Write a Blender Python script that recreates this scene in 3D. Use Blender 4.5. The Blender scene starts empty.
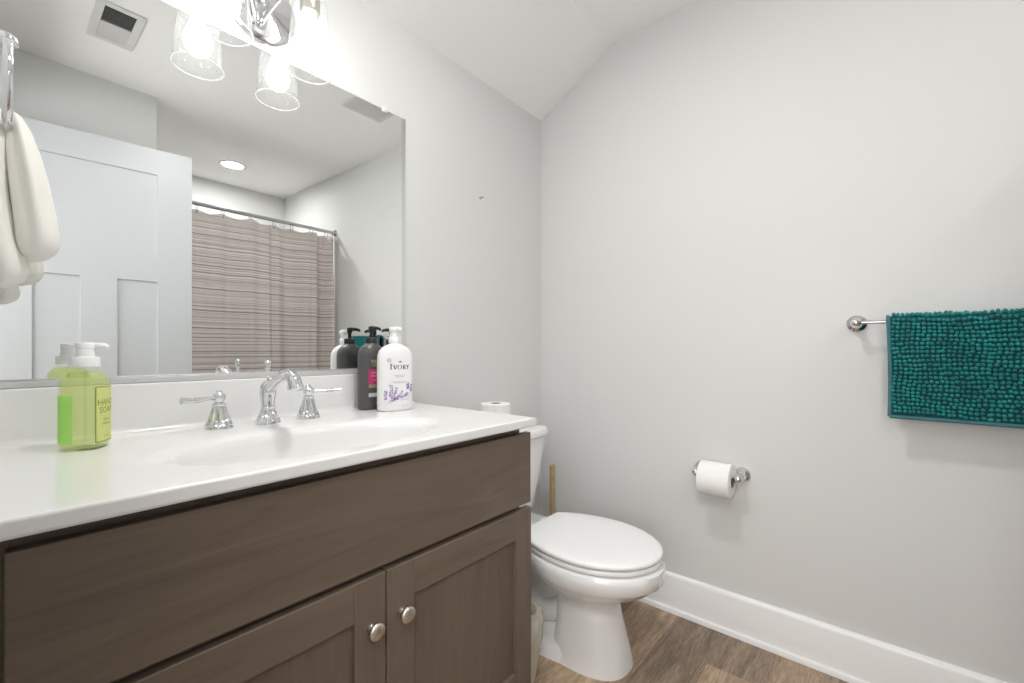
import bpy, bmesh, math, random
from mathutils import Vector, Matrix
random.seed(7)
PI = math.pi
S = bpy.context.scene
COL = S.collection

# ------------------------------------------------------------------ camera
cam_data = bpy.data.cameras.new('camera')
cam = bpy.data.objects.new('camera', cam_data); COL.objects.link(cam)
cam.location = (-1.698, -1.25, 1.009)
cam.rotation_euler = (PI/2, 0, math.radians(40.237 - 90))
cam_data.sensor_width = 36.0
cam_data.lens = 36.0*434.9/1024
cam_data.shift_y = 9.5/1024
cam_data.clip_start = 0.01
S.camera = cam

# ------------------------------------------------------------------ view / world / big lights
S.view_settings.view_transform = 'Standard'
S.view_settings.look = 'None'
S.view_settings.gamma = 1.0
S.view_settings.use_curve_mapping = False
S.view_settings.exposure = 0.38
BULB = 9.0          # vanity bulbs
CAN = 185.0         # recessed lamp over the tub
CAN_FILL = 185.0         # added, unseen recessed lamp that brightens the room
HALL_FILL = 62.0          # added fill light from the hall behind the camera

w = bpy.data.worlds.new('world'); S.world = w; w.use_nodes = True
w.node_tree.nodes['Background'].inputs[0].default_value = (1, .98, .95, 1)
w.node_tree.nodes['Background'].inputs[1].default_value = 0.6

def area_light(name, loc, rot, sx, sy, power, color=(1, .985, .965)):
    d = bpy.data.lights.new(name, 'AREA'); d.shape = 'RECTANGLE'; d.size = sx; d.size_y = sy
    d.energy = power; d.color = color
    o = bpy.data.objects.new(name, d); COL.objects.link(o)
    o.location = loc; o.rotation_euler = rot
    return o
# added fill: unseen area lights shining in through the open doorway beside the camera
area_light('hall_fill_overhead', (-2.35, -1.3, 2.36), (0, 0, 0), .7, 1.2, HALL_FILL)
area_light('hall_fill_side', (-2.78, -1.3, 1.35), (0, math.radians(-112), 0), 1.5, 1.3, HALL_FILL*.42, (1, .99, .98))  # upward-tilted fill added in the hall; no window is built there

# ------------------------------------------------------------------ helpers
def new_mat(name):
    m = bpy.data.materials.new(name); m.use_nodes = True
    return m, m.node_tree, m.node_tree.nodes['Principled BSDF']

def pmat(name, color, rough=.5, metal=0., spec=.5, bump=None, coat=0., vary=None, emit=None):
    m, nt, b = new_mat(name)
    b.inputs['Base Color'].default_value = (*color, 1)
    b.inputs['Roughness'].default_value = rough
    b.inputs['Metallic'].default_value = metal
    b.inputs['Specular IOR Level'].default_value = spec
    if coat: b.inputs['Coat Weight'].default_value = coat; b.inputs['Coat Roughness'].default_value = .08
    tc = nt.nodes.new('ShaderNodeTexCoord')
    if bump:
        n = nt.nodes.new('ShaderNodeTexNoise'); n.inputs['Scale'].default_value = bump[0]; n.inputs['Detail'].default_value = 4
        bp = nt.nodes.new('ShaderNodeBump'); bp.inputs['Strength'].default_value = bump[1]; bp.inputs['Distance'].default_value = bump[2]
        nt.links.new(tc.outputs['Object'], n.inputs['Vector'])
        nt.links.new(n.outputs['Fac'], bp.inputs['Height']); nt.links.new(bp.outputs['Normal'], b.inputs['Normal'])
    if vary:
        n = nt.nodes.new('ShaderNodeTexNoise'); n.inputs['Scale'].default_value = vary[0]; n.inputs['Detail'].default_value = 3
        r = nt.nodes.new('ShaderNodeValToRGB')
        k = vary[1]
        r.color_ramp.elements[0].color = (*[c*(1-k) for c in color], 1); r.color_ramp.elements[0].position = .3
        r.color_ramp.elements[1].color = (*[min(1, c*(1+k)) for c in color], 1); r.color_ramp.elements[1].position = .7
        nt.links.new(tc.outputs['Object'], n.inputs['Vector']); nt.links.new(n.outputs['Fac'], r.inputs['Fac'])
        nt.links.new(r.outputs['Color'], b.inputs['Base Color'])
    if emit:
        b.inputs['Emission Color'].default_value = (*emit[:3], 1); b.inputs['Emission Strength'].default_value = emit[3]
    return m

def obj(name, bm, mat, parent=None, smooth=False, loc=None, auto=None, bevel=None):
    me = bpy.data.meshes.new(name)
    bmesh.ops.recalc_face_normals(bm, faces=bm.faces)
    bm.to_mesh(me); bm.free()
    o = bpy.data.objects.new(name, me); COL.objects.link(o)
    mats = mat if isinstance(mat, (list, tuple)) else [mat]
    for m in mats: me.materials.append(m)
    if smooth:
        for p in me.polygons: p.use_smooth = True
        if auto is not None:
            me.set_sharp_from_angle(angle=math.radians(auto))
    if bevel:
        md = o.modifiers.new('bevel', 'BEVEL'); md.width = bevel; md.segments = 3; md.limit_method = 'ANGLE'; md.angle_limit = math.radians(40)
        for p in me.polygons: p.use_smooth = True
        me.set_sharp_from_angle(angle=math.radians(40))
    if parent: o.parent = parent
    if loc: o.location = loc
    return o

def thing(name, label, cat, loc=(0, 0, 0), rz=0., group=None):
    o = bpy.data.objects.new(name, None); COL.objects.link(o)
    o.location = loc; o.rotation_euler = (0, 0, rz); o.empty_display_size = .05
    o['label'] = label; o['category'] = cat
    if group: o['group'] = group
    return o

def tag(o, label, cat, group=None):
    o['label'] = label; o['category'] = cat
    if group: o['group'] = group
    return o

def struct(o, label=None):
    o['kind'] = 'structure'
    if label: o['label'] = label
    return o

def box(bm, x0, x1, y0, y1, z0, z1, mi=0):
    vs = [bm.verts.new(p) for p in ((x0,y0,z0),(x1,y0,z0),(x1,y1,z0),(x0,y1,z0),(x0,y0,z1),(x1,y0,z1),(x1,y1,z1),(x0,y1,z1))]
    for f in ((0,3,2,1),(4,5,6,7),(0,1,5,4),(1,2,6,5),(2,3,7,6),(3,0,4,7)):
        bm.faces.new([vs[i] for i in f]).material_index = mi
    return vs

def boxbm(*a):
    bm = bmesh.new(); box(bm, *a); return bm

def prism(bm, poly, axis, a, b):
    """extrude a 2-D polygon along an axis ('x','y','z') from a to b"""
    def P(u, v, t):
        return {'x': (t, u, v), 'y': (u, t, v), 'z': (u, v, t)}[axis]
    A = [bm.verts.new(P(u, v, a)) for u, v in poly]; B = [bm.verts.new(P(u, v, b)) for u, v in poly]
    n = len(poly)
    bm.faces.new(A); bm.faces.new(B[::-1])
    for i in range(n): bm.faces.new((A[i], A[(i+1) % n], B[(i+1) % n], B[i]))

def loft(bm, rings, cap0=True, cap1=True, mi=0, closed=True):
    R = [[bm.verts.new(p) for p in r] for r in rings]
    n = len(R[0])
    for a, b in zip(R, R[1:]):
        for i in range(n if closed else n-1):
            bm.faces.new((a[i], a[(i+1) % n], b[(i+1) % n], b[i])).material_index = mi
    if cap0: bm.faces.new(R[0][::-1]).material_index = mi
    if cap1: bm.faces.new(R[-1]).material_index = mi
    return R

def sup(rx, ry, z, n=2., cx=0., cy=0., N=48):
    out = []
    for i in range(N):
        t = 2*PI*i/N; c, s = math.cos(t), math.sin(t)
        out.append((cx + rx*math.copysign(abs(c)**(2/n), c), cy + ry*math.copysign(abs(s)**(2/n), s), z))
    return out

def lathe(bm, prof, N=40, M=None, flute=None, cap0=True, cap1=True, mi=0):
    """prof: list of (r, z); M: matrix; flute=(count, depth, z0, z1)"""
    rings = []
    for r, z in prof:
        ring = []
        for i in range(N):
            t = 2*PI*i/N; rr = max(r, 1e-5)
            if flute and flute[2] <= z <= flute[3]:
                rr *= 1 - flute[1]*(.5 + .5*math.cos(flute[0]*t))
            p = Vector((rr*math.cos(t), rr*math.sin(t), z))
            ring.append(M @ p if M else p)
        rings.append(ring)
    loft(bm, rings, cap0, cap1, mi)

def axis_mat(p, d):
    """matrix that puts local z along d at point p"""
    q = Vector(d).normalized().to_track_quat('Z', 'Y')
    return Matrix.Translation(Vector(p)) @ q.to_matrix().to_4x4()

def tube(bm, pts, r, N=14, caps=True, closed=False, flat=1.0, mi=0):
    pts = [Vector(p) for p in pts]; n = len(pts)
    rad = r if isinstance(r, (list, tuple)) else [r]*n
    rings = []; up = None
    for i, p in enumerate(pts):
        if closed: t = pts[(i+1) % n] - pts[i-1]
        else: t = pts[min(i+1, n-1)] - pts[max(i-1, 0)]
        t.normalize()
        if up is None:
            up = t.orthogonal().normalized()
        up = (up - t*up.dot(t)).normalized(); s = t.cross(up)
        rings.append([p + (up*math.cos(2*PI*k/N) + s*math.sin(2*PI*k/N)*flat)*rad[i] for k in range(N)])
    if closed: rings.append(rings[0])
    if closed:
        R = [[bm.verts.new(p) for p in rg] for rg in rings[:-1]]
        for i in range(n):
            a, b = R[i], R[(i+1) % n]
            for k in range(N): bm.faces.new((a[k], a[(k+1) % N], b[(k+1) % N], b[k])).material_index = mi
    else:
        loft(bm, rings, caps, caps, mi)

def spline(pts, n=8):
    """Catmull-Rom through points"""
    P = [Vector(p) for p in pts]; P = [2*P[0]-P[1]] + P + [2*P[-1]-P[-2]]
    out = []
    for i in range(1, len(P)-2):
        for k in range(n):
            t = k/n
            out.append(.5*((2*P[i]) + (P[i+1]-P[i-1])*t + (2*P[i-1]-5*P[i]+4*P[i+1]-P[i+2])*t*t + (-P[i-1]+3*P[i]-3*P[i+1]+P[i+2])*t**3))
    out.append(P[-2]); return out

def ell(bm, c, rx, ry, rz, seg=14, ring=8, M=None):
    before = set(bm.verts)
    bmesh.ops.create_uvsphere(bm, u_segments=seg, v_segments=ring, radius=1)
    for v in bm.verts:
        if v not in before:
            p = Vector((v.co.x*rx, v.co.y*ry, v.co.z*rz))
            if M: p = M @ p
            v.co = p + Vector(c)

# ------------------------------------------------------------------ materials
M_wall = pmat('wall_paint', (.715, .718, .71), .75, bump=(320, .04, .002))
M_ceil = pmat('ceiling_paint', (.95, .95, .947), .85, bump=(260, .05, .002))
M_trim = pmat('trim_white', (.91, .91, .91), .32)
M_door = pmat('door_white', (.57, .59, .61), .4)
M_counter = pmat('cultured_marble', (.80, .798, .79), .2, spec=.5, coat=.2, vary=(3.0, .015))
M_porc = pmat('porcelain', (.88, .88, .88), .08, spec=.6, coat=.5)
M_seat = pmat('seat_plastic', (.92, .92, .92), .2)
M_chrome = pmat('chrome', (.74, .745, .76), .06, metal=1)
M_nickel = pmat('satin_nickel', (.60, .56, .50), .3, metal=1, vary=(300, .12))
M_rod = pmat('rod_steel', (.55, .55, .55), .2, metal=1)
M_dark = pmat('dark_void', (.012, .010, .008), .8)
M_paper = pmat('tissue_paper', (.90, .90, .90), .95, bump=(500, .25, .002))
M_card = pmat('cardboard', (.35, .26, .18), .9)
M_bulb = pmat('bulb_glow', (1, 1, 1), .4, emit=(1, .98, .95, BULB))
M_can = pmat('downlight_glow', (1, 1, 1), .4, emit=(1, .985, .965, CAN))
M_can_fill = pmat('fill_downlight_glow', (1, 1, 1), .4, emit=(1, .99, .975, CAN_FILL))  # emission of the added room fill lamp
M_mirror = pmat('mirror_silver', (.90, .915, .905), .0, metal=1)
M_bevel = pmat('mirror_bevel', (.74, .76, .75), .04, metal=1)
M_channel = pmat('mirror_channel', (.62, .62, .62), .4, metal=.2)
M_mirback = pmat('mirror_back', (.25, .26, .26), .5)
M_clip = pmat('clear_clip', (.85, .86, .86), .2)
M_vent = pmat('vent_white', (.72, .72, .71), .5)
M_black = pmat('black_plastic', (.012, .012, .012), .3)
M_grey = pmat('grey_bottle', (.085, .082, .085), .3)
M_greydk = pmat('charcoal_bottle', (.045, .047, .045), .22)
M_white = pmat('white_bottle', (.88, .88, .88), .25)
M_whitepump = pmat('white_pump', (.90, .91, .91), .3)
M_ink = pmat('dark_ink', (.06, .06, .065), .6)
M_inkg = pmat('grey_ink', (.35, .34, .37), .6)
M_purple = pmat('lavender_ink', (.16, .07, .34), .6)
M_lilac = pmat('lilac_ink', (.52, .40, .64), .6)
M_pink = pmat('pink_label', (.58, .035, .17), .5)
M_gold = pmat('gold_ink', (.55, .42, .17), .4)
M_silver = pmat('pale_label', (.62, .62, .62), .5)
M_woodstick = pmat('raw_wood', (.52, .36, .18), .6, bump=(90, .2, .002), vary=(40, .15))
M_terry = pmat('terry_cotton', (.955, .94, .88), .95, bump=(900, .7, .002))
M_teal = pmat('chenille_teal', (.010, .235, .225), .8, vary=(30, .35))
M_tealb = pmat('teal_backing', (.004, .07, .075), .9)
M_tealbind = pmat('teal_binding', (.05, .17, .20), .8)
M_bin = pmat('bin_plastic', (.72, .71, .68), .4)
M_doorhw = pmat('door_hardware', (.5, .48, .45), .3, metal=1)

def mix_glass(name, tint, transp, diff_col, diff, gloss_rough=.03, bumpy=None):
    """thin clear or tinted shell: transparency + a little body colour + fresnel gloss"""
    m, nt, b = new_mat(name); N = nt.nodes; L = nt.links
    N.remove(b); out = N['Material Output']
    t = N.new('ShaderNodeBsdfTransparent'); t.inputs[0].default_value = (*tint, 1)
    d = N.new('ShaderNodeBsdfDiffuse'); d.inputs[0].default_value = (*diff_col, 1)
    tl = N.new('ShaderNodeBsdfTranslucent'); tl.inputs[0].default_value = (*diff_col, 1)
    md = N.new('ShaderNodeMixShader'); md.inputs[0].default_value = .5
    L.new(d.outputs[0], md.inputs[1]); L.new(tl.outputs[0], md.inputs[2])
    m1 = N.new('ShaderNodeMixShader'); m1.inputs[0].default_value = diff
    L.new(t.outputs[0], m1.inputs[1]); L.new(md.outputs[0], m1.inputs[2])
    g = N.new('ShaderNodeBsdfGlossy'); g.inputs['Roughness'].default_value = gloss_rough
    fc = N.new('ShaderNodeLayerWeight'); fc.inputs[0].default_value = .5
    pw = N.new('ShaderNodeMath'); pw.operation = 'POWER'; pw.inputs[1].default_value = 4
    lw = N.new('ShaderNodeMath'); lw.operation = 'MULTIPLY_ADD'; lw.inputs[1].default_value = .55; lw.inputs[2].default_value = .006
    L.new(fc.outputs['Facing'], pw.inputs[0]); L.new(pw.outputs[0], lw.inputs[0])
    m2 = N.new('ShaderNodeMixShader')
    L.new(lw.outputs[0], m2.inputs[0]); L.new(m1.outputs[0], m2.inputs[1]); L.new(g.outputs[0], m2.inputs[2])
    if bumpy:
        tc = N.new('ShaderNodeTexCoord')
        v = N.new('ShaderNodeTexVoronoi'); v.inputs['Scale'].default_value = bumpy
        mp = N.new('ShaderNodeMapping'); mp.inputs['Scale'].default_value = (1, 1, .45)
        L.new(tc.outputs['Object'], mp.inputs[0]); L.new(mp.outputs[0], v.inputs['Vector'])
        r = N.new('ShaderNodeValToRGB'); r.color_ramp.elements[0].position = .10; r.color_ramp.elements[1].position = .24
        r.color_ramp.elements[0].color = (.42, .42, .42, 1); r.color_ramp.elements[1].color = (diff, diff, diff, 1)
        L.new(v.outputs['Distance'], r.inputs[0]); L.new(r.outputs[0], m1.inputs[0])
        bp = N.new('ShaderNodeBump'); bp.inputs['Strength'].default_value = .12; bp.inputs['Distance'].default_value = .001
        L.new(v.outputs['Distance'], bp.inputs['Height']); L.new(bp.outputs[0], g.inputs['Normal'])
    L.new(m2.outputs[0], out.inputs[0])
    return m
M_seeded = mix_glass('seeded_glass', (.965, .97, .97), 1, (.9, .9, .9), .06, .05, bumpy=150)
M_rim = mix_glass('glass_rim', (.9, .9, .9), 1, (.95, .95, .95), .5, .05)
M_liquid = mix_glass('green_soap', (.955, .985, .76), 1, (.86, .95, .42), .27)
M_pet = mix_glass('clear_plastic', (.98, .995, .96), 1, (.9, .95, .85), .05)
M_bag = mix_glass('bag_film', (.97, .97, .93), 1, (.92, .90, .80), .60, .2)

def wood_mat(name, base, axis, seam=False):
    m, nt, b = new_mat(name); N = nt.nodes; L = nt.links
    tc = N.new('ShaderNodeTexCoord'); mp = N.new('ShaderNodeMapping')
    sc = {'x': (1.6, 14, 14), 'z': (14, 14, 1.6)}[axis]
    mp.inputs['Scale'].default_value = sc
    L.new(tc.outputs['Object'], mp.inputs[0])
    n1 = N.new('ShaderNodeTexNoise'); n1.inputs['Scale'].default_value = 1.3; n1.inputs['Detail'].default_value = 6; n1.inputs['Roughness'].default_value = .6; n1.inputs['Distortion'].default_value = 1.4
    L.new(mp.outputs[0], n1.inputs['Vector'])
    mp2 = N.new('ShaderNodeMapping'); mp2.inputs['Scale'].default_value = tuple(s*(9 if s > 5 else 3) for s in sc)
    L.new(tc.outputs['Object'], mp2.inputs[0])
    n2 = N.new('ShaderNodeTexNoise'); n2.inputs['Scale'].default_value = 2; n2.inputs['Detail'].default_value = 3
    L.new(mp2.outputs[0], n2.inputs['Vector'])
    mx = N.new('ShaderNodeMath'); mx.operation = 'MULTIPLY_ADD'; mx.inputs[1].default_value = .35
    L.new(n2.outputs[0], mx.inputs[0]); L.new(n1.outputs[0], mx.inputs[2])
    r = N.new('ShaderNodeValToRGB'); e = r.color_ramp.elements
    e[0].position = .42; e[0].color = (*[c*.80 for c in base], 1)
    e[1].position = .95; e[1].color = (*[c*1.2 for c in base], 1)
    L.new(mx.outputs[0], r.inputs[0]); L.new(r.outputs[0], b.inputs['Base Color'])
    b.inputs['Roughness'].default_value = .42; b.inputs['Specular IOR Level'].default_value = .35
    bp = N.new('ShaderNodeBump'); bp.inputs['Strength'].default_value = .06; bp.inputs['Distance'].default_value = .002
    L.new(n2.outputs[0], bp.inputs['Height']); L.new(bp.outputs[0], b.inputs['Normal'])
    return m
WB = (.152, .115, .087)
M_woodx = wood_mat('stained_maple_horizontal', WB, 'x')
M_woodz = wood_mat('stained_maple_vertical', WB, 'z')
M_woodp = wood_mat('stained_maple_panel', tuple(c*.96 for c in WB), 'z')

def floor_mat():
    m, nt, b = new_mat('vinyl_plank'); N = nt.nodes; L = nt.links
    tc = N.new('ShaderNodeTexCoord')
    br = N.new('ShaderNodeAttribute'); br.attribute_name = 'tone'
    # grain shifted per plank
    cmb = N.new('ShaderNodeVectorMath'); cmb.operation = 'MULTIPLY_ADD'
    cmb.inputs[1].default_value = (7, 3, 5)
    L.new(br.outputs['Color'], cmb.inputs[0])
    L.new(tc.outputs['Object'], cmb.inputs[2])
    mp = N.new('ShaderNodeMapping'); mp.inputs['Scale'].default_value = (2.6, 22, 1)
    L.new(cmb.outputs[0], mp.inputs[0])
    n1 = N.new('ShaderNodeTexNoise'); n1.inputs['Scale'].default_value = 1.3; n1.inputs['Detail'].default_value = 8; n1.inputs['Roughness'].default_value = .68; n1.inputs['Distortion'].default_value = .8
    L.new(mp.outputs[0], n1.inputs['Vector'])
    mpb = N.new('ShaderNodeMapping'); mpb.inputs['Scale'].default_value = (26, 230, 1)
    L.new(cmb.outputs[0], mpb.inputs[0])
    n2 = N.new('ShaderNodeTexNoise'); n2.inputs['Scale'].default_value = 1; n2.inputs['Detail'].default_value = 4
    L.new(mpb.outputs[0], n2.inputs['Vector'])
    r1 = N.new('ShaderNodeValToRGB'); e = r1.color_ramp.elements
    e[0].position = .32; e[0].color = (.14, .100, .072, 1); e[1].position = .70; e[1].color = (.38, .285, .21, 1)
    L.new(n1.outputs[0], r1.inputs[0])
    r2 = N.new('ShaderNodeValToRGB'); e = r2.color_ramp.elements
    e[0].position = .32; e[0].color = (.36, .25, .165, 1); e[1].position = .70; e[1].color = (.64, .47, .32, 1)
    L.new(n1.outputs[0], r2.inputs[0])
    mx = N.new('ShaderNodeMixRGB')
    L.new(br.outputs['Color'], mx.inputs[0]); L.new(r1.outputs[0], mx.inputs[1]); L.new(r2.outputs[0], mx.inputs[2])
    m3 = N.new('ShaderNodeMixRGB'); m3.blend_type = 'MULTIPLY'; m3.inputs[0].default_value = .9
    rr = N.new('ShaderNodeValToRGB'); rr.color_ramp.elements[0].position = .3; rr.color_ramp.elements[0].color = (.58, .56, .55, 1); rr.color_ramp.elements[1].position = .62; rr.color_ramp.elements[1].color = (1, 1, 1, 1)
    L.new(n2.outputs[0], rr.inputs[0]); L.new(mx.outputs[0], m3.inputs[1]); L.new(rr.outputs[0], m3.inputs[2])
    L.new(m3.outputs[0], b.inputs['Base Color'])
    b.inputs['Roughness'].default_value = .45
    bp = N.new('ShaderNodeBump'); bp.inputs['Strength'].default_value = .15; bp.inputs['Distance'].default_value = .002
    L.new(n2.outputs[0], bp.inputs['Height']); L.new(bp.outputs[0], b.inputs['Normal'])
    return m
M_floor = floor_mat()

def curtain_mat():
    m, nt, b = new_mat('striped_curtain'); N = nt.nodes; L = nt.links
    tc = N.new('ShaderNodeTexCoord'); sp = N.new('ShaderNodeSeparateXYZ')
    L.new(tc.outputs['Object'], sp.inputs[0])
    nz = N.new('ShaderNodeTexNoise'); nz.noise_dimensions = '3D'; nz.inputs['Scale'].default_value = 3
    L.new(tc.outputs['Object'], nz.inputs['Vector'])
    ad = N.new('ShaderNodeMath'); ad.operation = 'MULTIPLY_ADD'; ad.inputs[1].default_value = .010
    L.new(nz.outputs[0], ad.inputs[0]); L.new(sp.outputs['Z'], ad.inputs[2])
    n = N.new('ShaderNodeTexNoise'); n.noise_dimensions = '1D'; n.inputs['Scale'].default_value = 88; n.inputs['Detail'].default_value = 2; n.inputs['Roughness'].default_value = .7
    L.new(ad.outputs[0], n.inputs['W'])
    r = N.new('ShaderNodeValToRGB'); e = r.color_ramp.elements
    e[0].position = .34; e[0].color = (.44, .33, .315, 1)
    e[1].position = .62; e[1].color = (.97, .96, .94, 1)
    x = e.new(.41); x.color = (.66, .56, .53, 1)
    x = e.new(.47); x.color = (.80, .73, .69, 1)
    x = e.new(.55); x.color = (.90, .86, .83, 1)
    L.new(n.outputs[0], r.inputs[0])
    # broken, slubby threads
    mp = N.new('ShaderNodeMapping'); mp.inputs['Scale'].default_value = (9, 9, 260); L.new(tc.outputs['Object'], mp.inputs[0])
    n2 = N.new('ShaderNodeTexNoise'); n2.inputs['Scale'].default_value = 1; n2.inputs['Detail'].default_value = 3; L.new(mp.outputs[0], n2.inputs['Vector'])
    r2 = N.new('ShaderNodeValToRGB'); r2.color_ramp.elements[0].position = .35; r2.color_ramp.elements[0].color = (.88, .87, .87, 1); r2.color_ramp.elements[1].position = .6; r2.color_ramp.elements[1].color = (1, 1, 1, 1)
    L.new(n2.outputs[0], r2.inputs[0])
    mx = N.new('ShaderNodeMixRGB'); mx.blend_type = 'MULTIPLY'; mx.inputs[0].default_value = .8
    L.new(r.outputs[0], mx.inputs[1]); L.new(r2.outputs[0], mx.inputs[2])
    L.new(mx.outputs[0], b.inputs['Base Color']); b.inputs['Roughness'].default_value = .9
    tl = N.new('ShaderNodeBsdfTranslucent'); L.new(mx.outputs[0], tl.inputs[0])
    ms = N.new('ShaderNodeMixShader'); ms.inputs[0].default_value = .18
    L.new(b.outputs[0], ms.inputs[1]); L.new(tl.outputs[0], ms.inputs[2]); L.new(ms.outputs[0], N['Material Output'].inputs[0])
    b.inputs['Specular IOR Level'].default_value = .1
    return m
M_curtain = curtain_mat()

# ------------------------------------------------------------------ the room
def floor_planks():
    """wood-look planks running along x: one quad per plank, its tone kept as a face attribute"""
    bm = bmesh.new(); R2 = random.Random(11)
    lay = bm.faces.layers.float.new('tone')
    PW, PL = .165, 1.22
    rows = [(-.66 + PW*k) for k in range(-15, 6)]
    for k, y0 in zip(range(-15, 6), rows):
        if k == 0: cuts = [(-1.35, .2), (-.62, .85)]            # tan plank beside the toilet
        elif k == -1: cuts = [(-1.6, .6), (-.75, .12)]          # grey-brown plank
        elif k == -2: cuts = [(-1.44, .95), (-.22, .18)]        # tan, then grey-brown from the butt joint to the wall
        elif k == -3: cuts = [(-1.1, .25), (-.32, .80)]
        elif k == -4: cuts = [(-1.5, .75), (-.45, .35)]
        else:
            st = R2.uniform(-1.2, 0); cuts = [(st, R2.random()), (st+PL*.9, R2.random())]
        cuts = [(-2.95, R2.random())] + cuts
        for (x0, tn), nxt in zip(cuts, [c[0] for c in cuts[1:]]+[T]):
            x1 = min(nxt, T)
            if x1 - x0 < .01: continue
            f = bm.faces.new([bm.verts.new(q) for q in ((x0, y0, 0), (x1, y0, 0), (x1, y0+PW, 0), (x0, y0+PW, 0))])
            f[lay] = tn
    bmesh.ops.remove_doubles(bm, verts=bm.verts, dist=1e-5)
    box(bm, -2.95, T, -3.14, .33, -.06, -.0015)
    return struct(obj('floor', bm, M_floor))
XL = -1.74; YB = -1.715; YT = -2.0; YR = -2.93; T = .10
def ceil_z(y):
    if y > -.37: return 2.12 + (2.322-2.12)*(-y/.37)
    return 2.322 + (2.405-2.322)*((-.37-y)/2.56)
HW = 2.50
floor_planks()
bm = bmesh.new()
prof = [(T, ceil_z(0)-.0546), (0, ceil_z(0)), (-.37, 2.322), (YR-T, ceil_z(YR-T)), (YR-T, 2.62), (T, 2.62)]
prism(bm, prof, 'x', -2.95, T)
struct(obj('ceiling', bm, M_ceil))
struct(obj('wall_back', boxbm(XL-T, T, 0, T, 0, 2.3), M_wall))
struct(obj('wall_right', boxbm(0, T, YR-T, 0, 0, HW), M_wall))
struct(obj('wall_rear', boxbm(-1.62, 0, YR-T, YR, 0, HW), M_wall))
bm = bmesh.new()                                     # closet block: front face, return, and the jog to the tub's end wall
prism(bm, [(XL, YB), (-1.15, YB), (-1.15, YT), (-1.52, YT), (-1.52, YR), (-1.62, YR), (-1.62, YB-T), (XL, YB-T)], 'z', 0, HW)
struct(obj('wall_closet', bm, M_wall))
DY0, DY1, DZ = -1.66, -.92, 2.05                     # doorway beside the camera
bm = bmesh.new()
box(bm, XL-T, XL, DY1, 0, 0, HW); box(bm, XL-T, XL, YB-T, DY0, 0, HW); box(bm, XL-T, XL, DY0, DY1, DZ, HW)
struct(obj('wall_left', bm, M_wall))
bm = bmesh.new()
box(bm, -2.95, -2.85, -3.03, T, 0, HW); box(bm, -2.85, XL-T, 0, T, 0, HW); box(bm, -2.85, -1.62, -2.9, -2.8, 0, HW)
struct(obj('wall_hall', bm, M_wall))
bm = bmesh.new()                                     # door lining and hall-side casing
box(bm, XL-T-.004, XL+.001, DY1, DY1+.014, 0, DZ+.014); box(bm, XL-T-.004, XL+.001, DY0-.014, DY0, 0, DZ+.014); box(bm, XL-T-.004, XL+.001, DY0, DY1, DZ, DZ+.014)
for y0, y1, z0, z1 in ((DY1+.014, DY1+.08, 0, DZ+.08), (DY0-.08, DY0-.014, 0, DZ+.08), (DY0-.014, DY1+.014, DZ+.014, DZ+.08)):
    box(bm, XL-T-.018, XL-T, y0, y1, z0, z1)
struct(obj('trim_1', bm, M_trim, bevel=.002))

def baseboard(name, a, b, nrm):
    """board with eased top and a shoe moulding; a->b along the wall, nrm points into the room"""
    a = Vector((*a, 0)); b = Vector((*b, 0)); n = Vector((*nrm, 0))
    pr = [(0, 0), (.026, 0), (.026, .008), (.0235, .0155), (.015, .019), (.0145, .132), (.012, .140), (.007, .1445), (0, .1455)]
    bm = bmesh.new()
    A = [bm.verts.new(a + n*u + Vector((0, 0, v))) for u, v in pr]; B = [bm.verts.new(b + n*u + Vector((0, 0, v))) for u, v in pr]
    for i in range(len(pr)):
        j = (i+1) % len(pr); bm.faces.new((A[i], A[j], B[j], B[i]))
    bm.faces.new(A); bm.faces.new(B[::-1])
    return struct(obj(name, bm, M_trim, smooth=True, auto=35))
baseboard('baseboard_right', (0, 0), (0, YT+.05), (-1, 0))
baseboard('baseboard_back', (-.745, 0), (-.027, 0), (0, -1))
baseboard('baseboard_closet', (XL, YB), (-1.15, YB), (0, 1))
baseboard('baseboard_left', (XL, -.56), (XL, DY1+.02), (1, 0))

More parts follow.
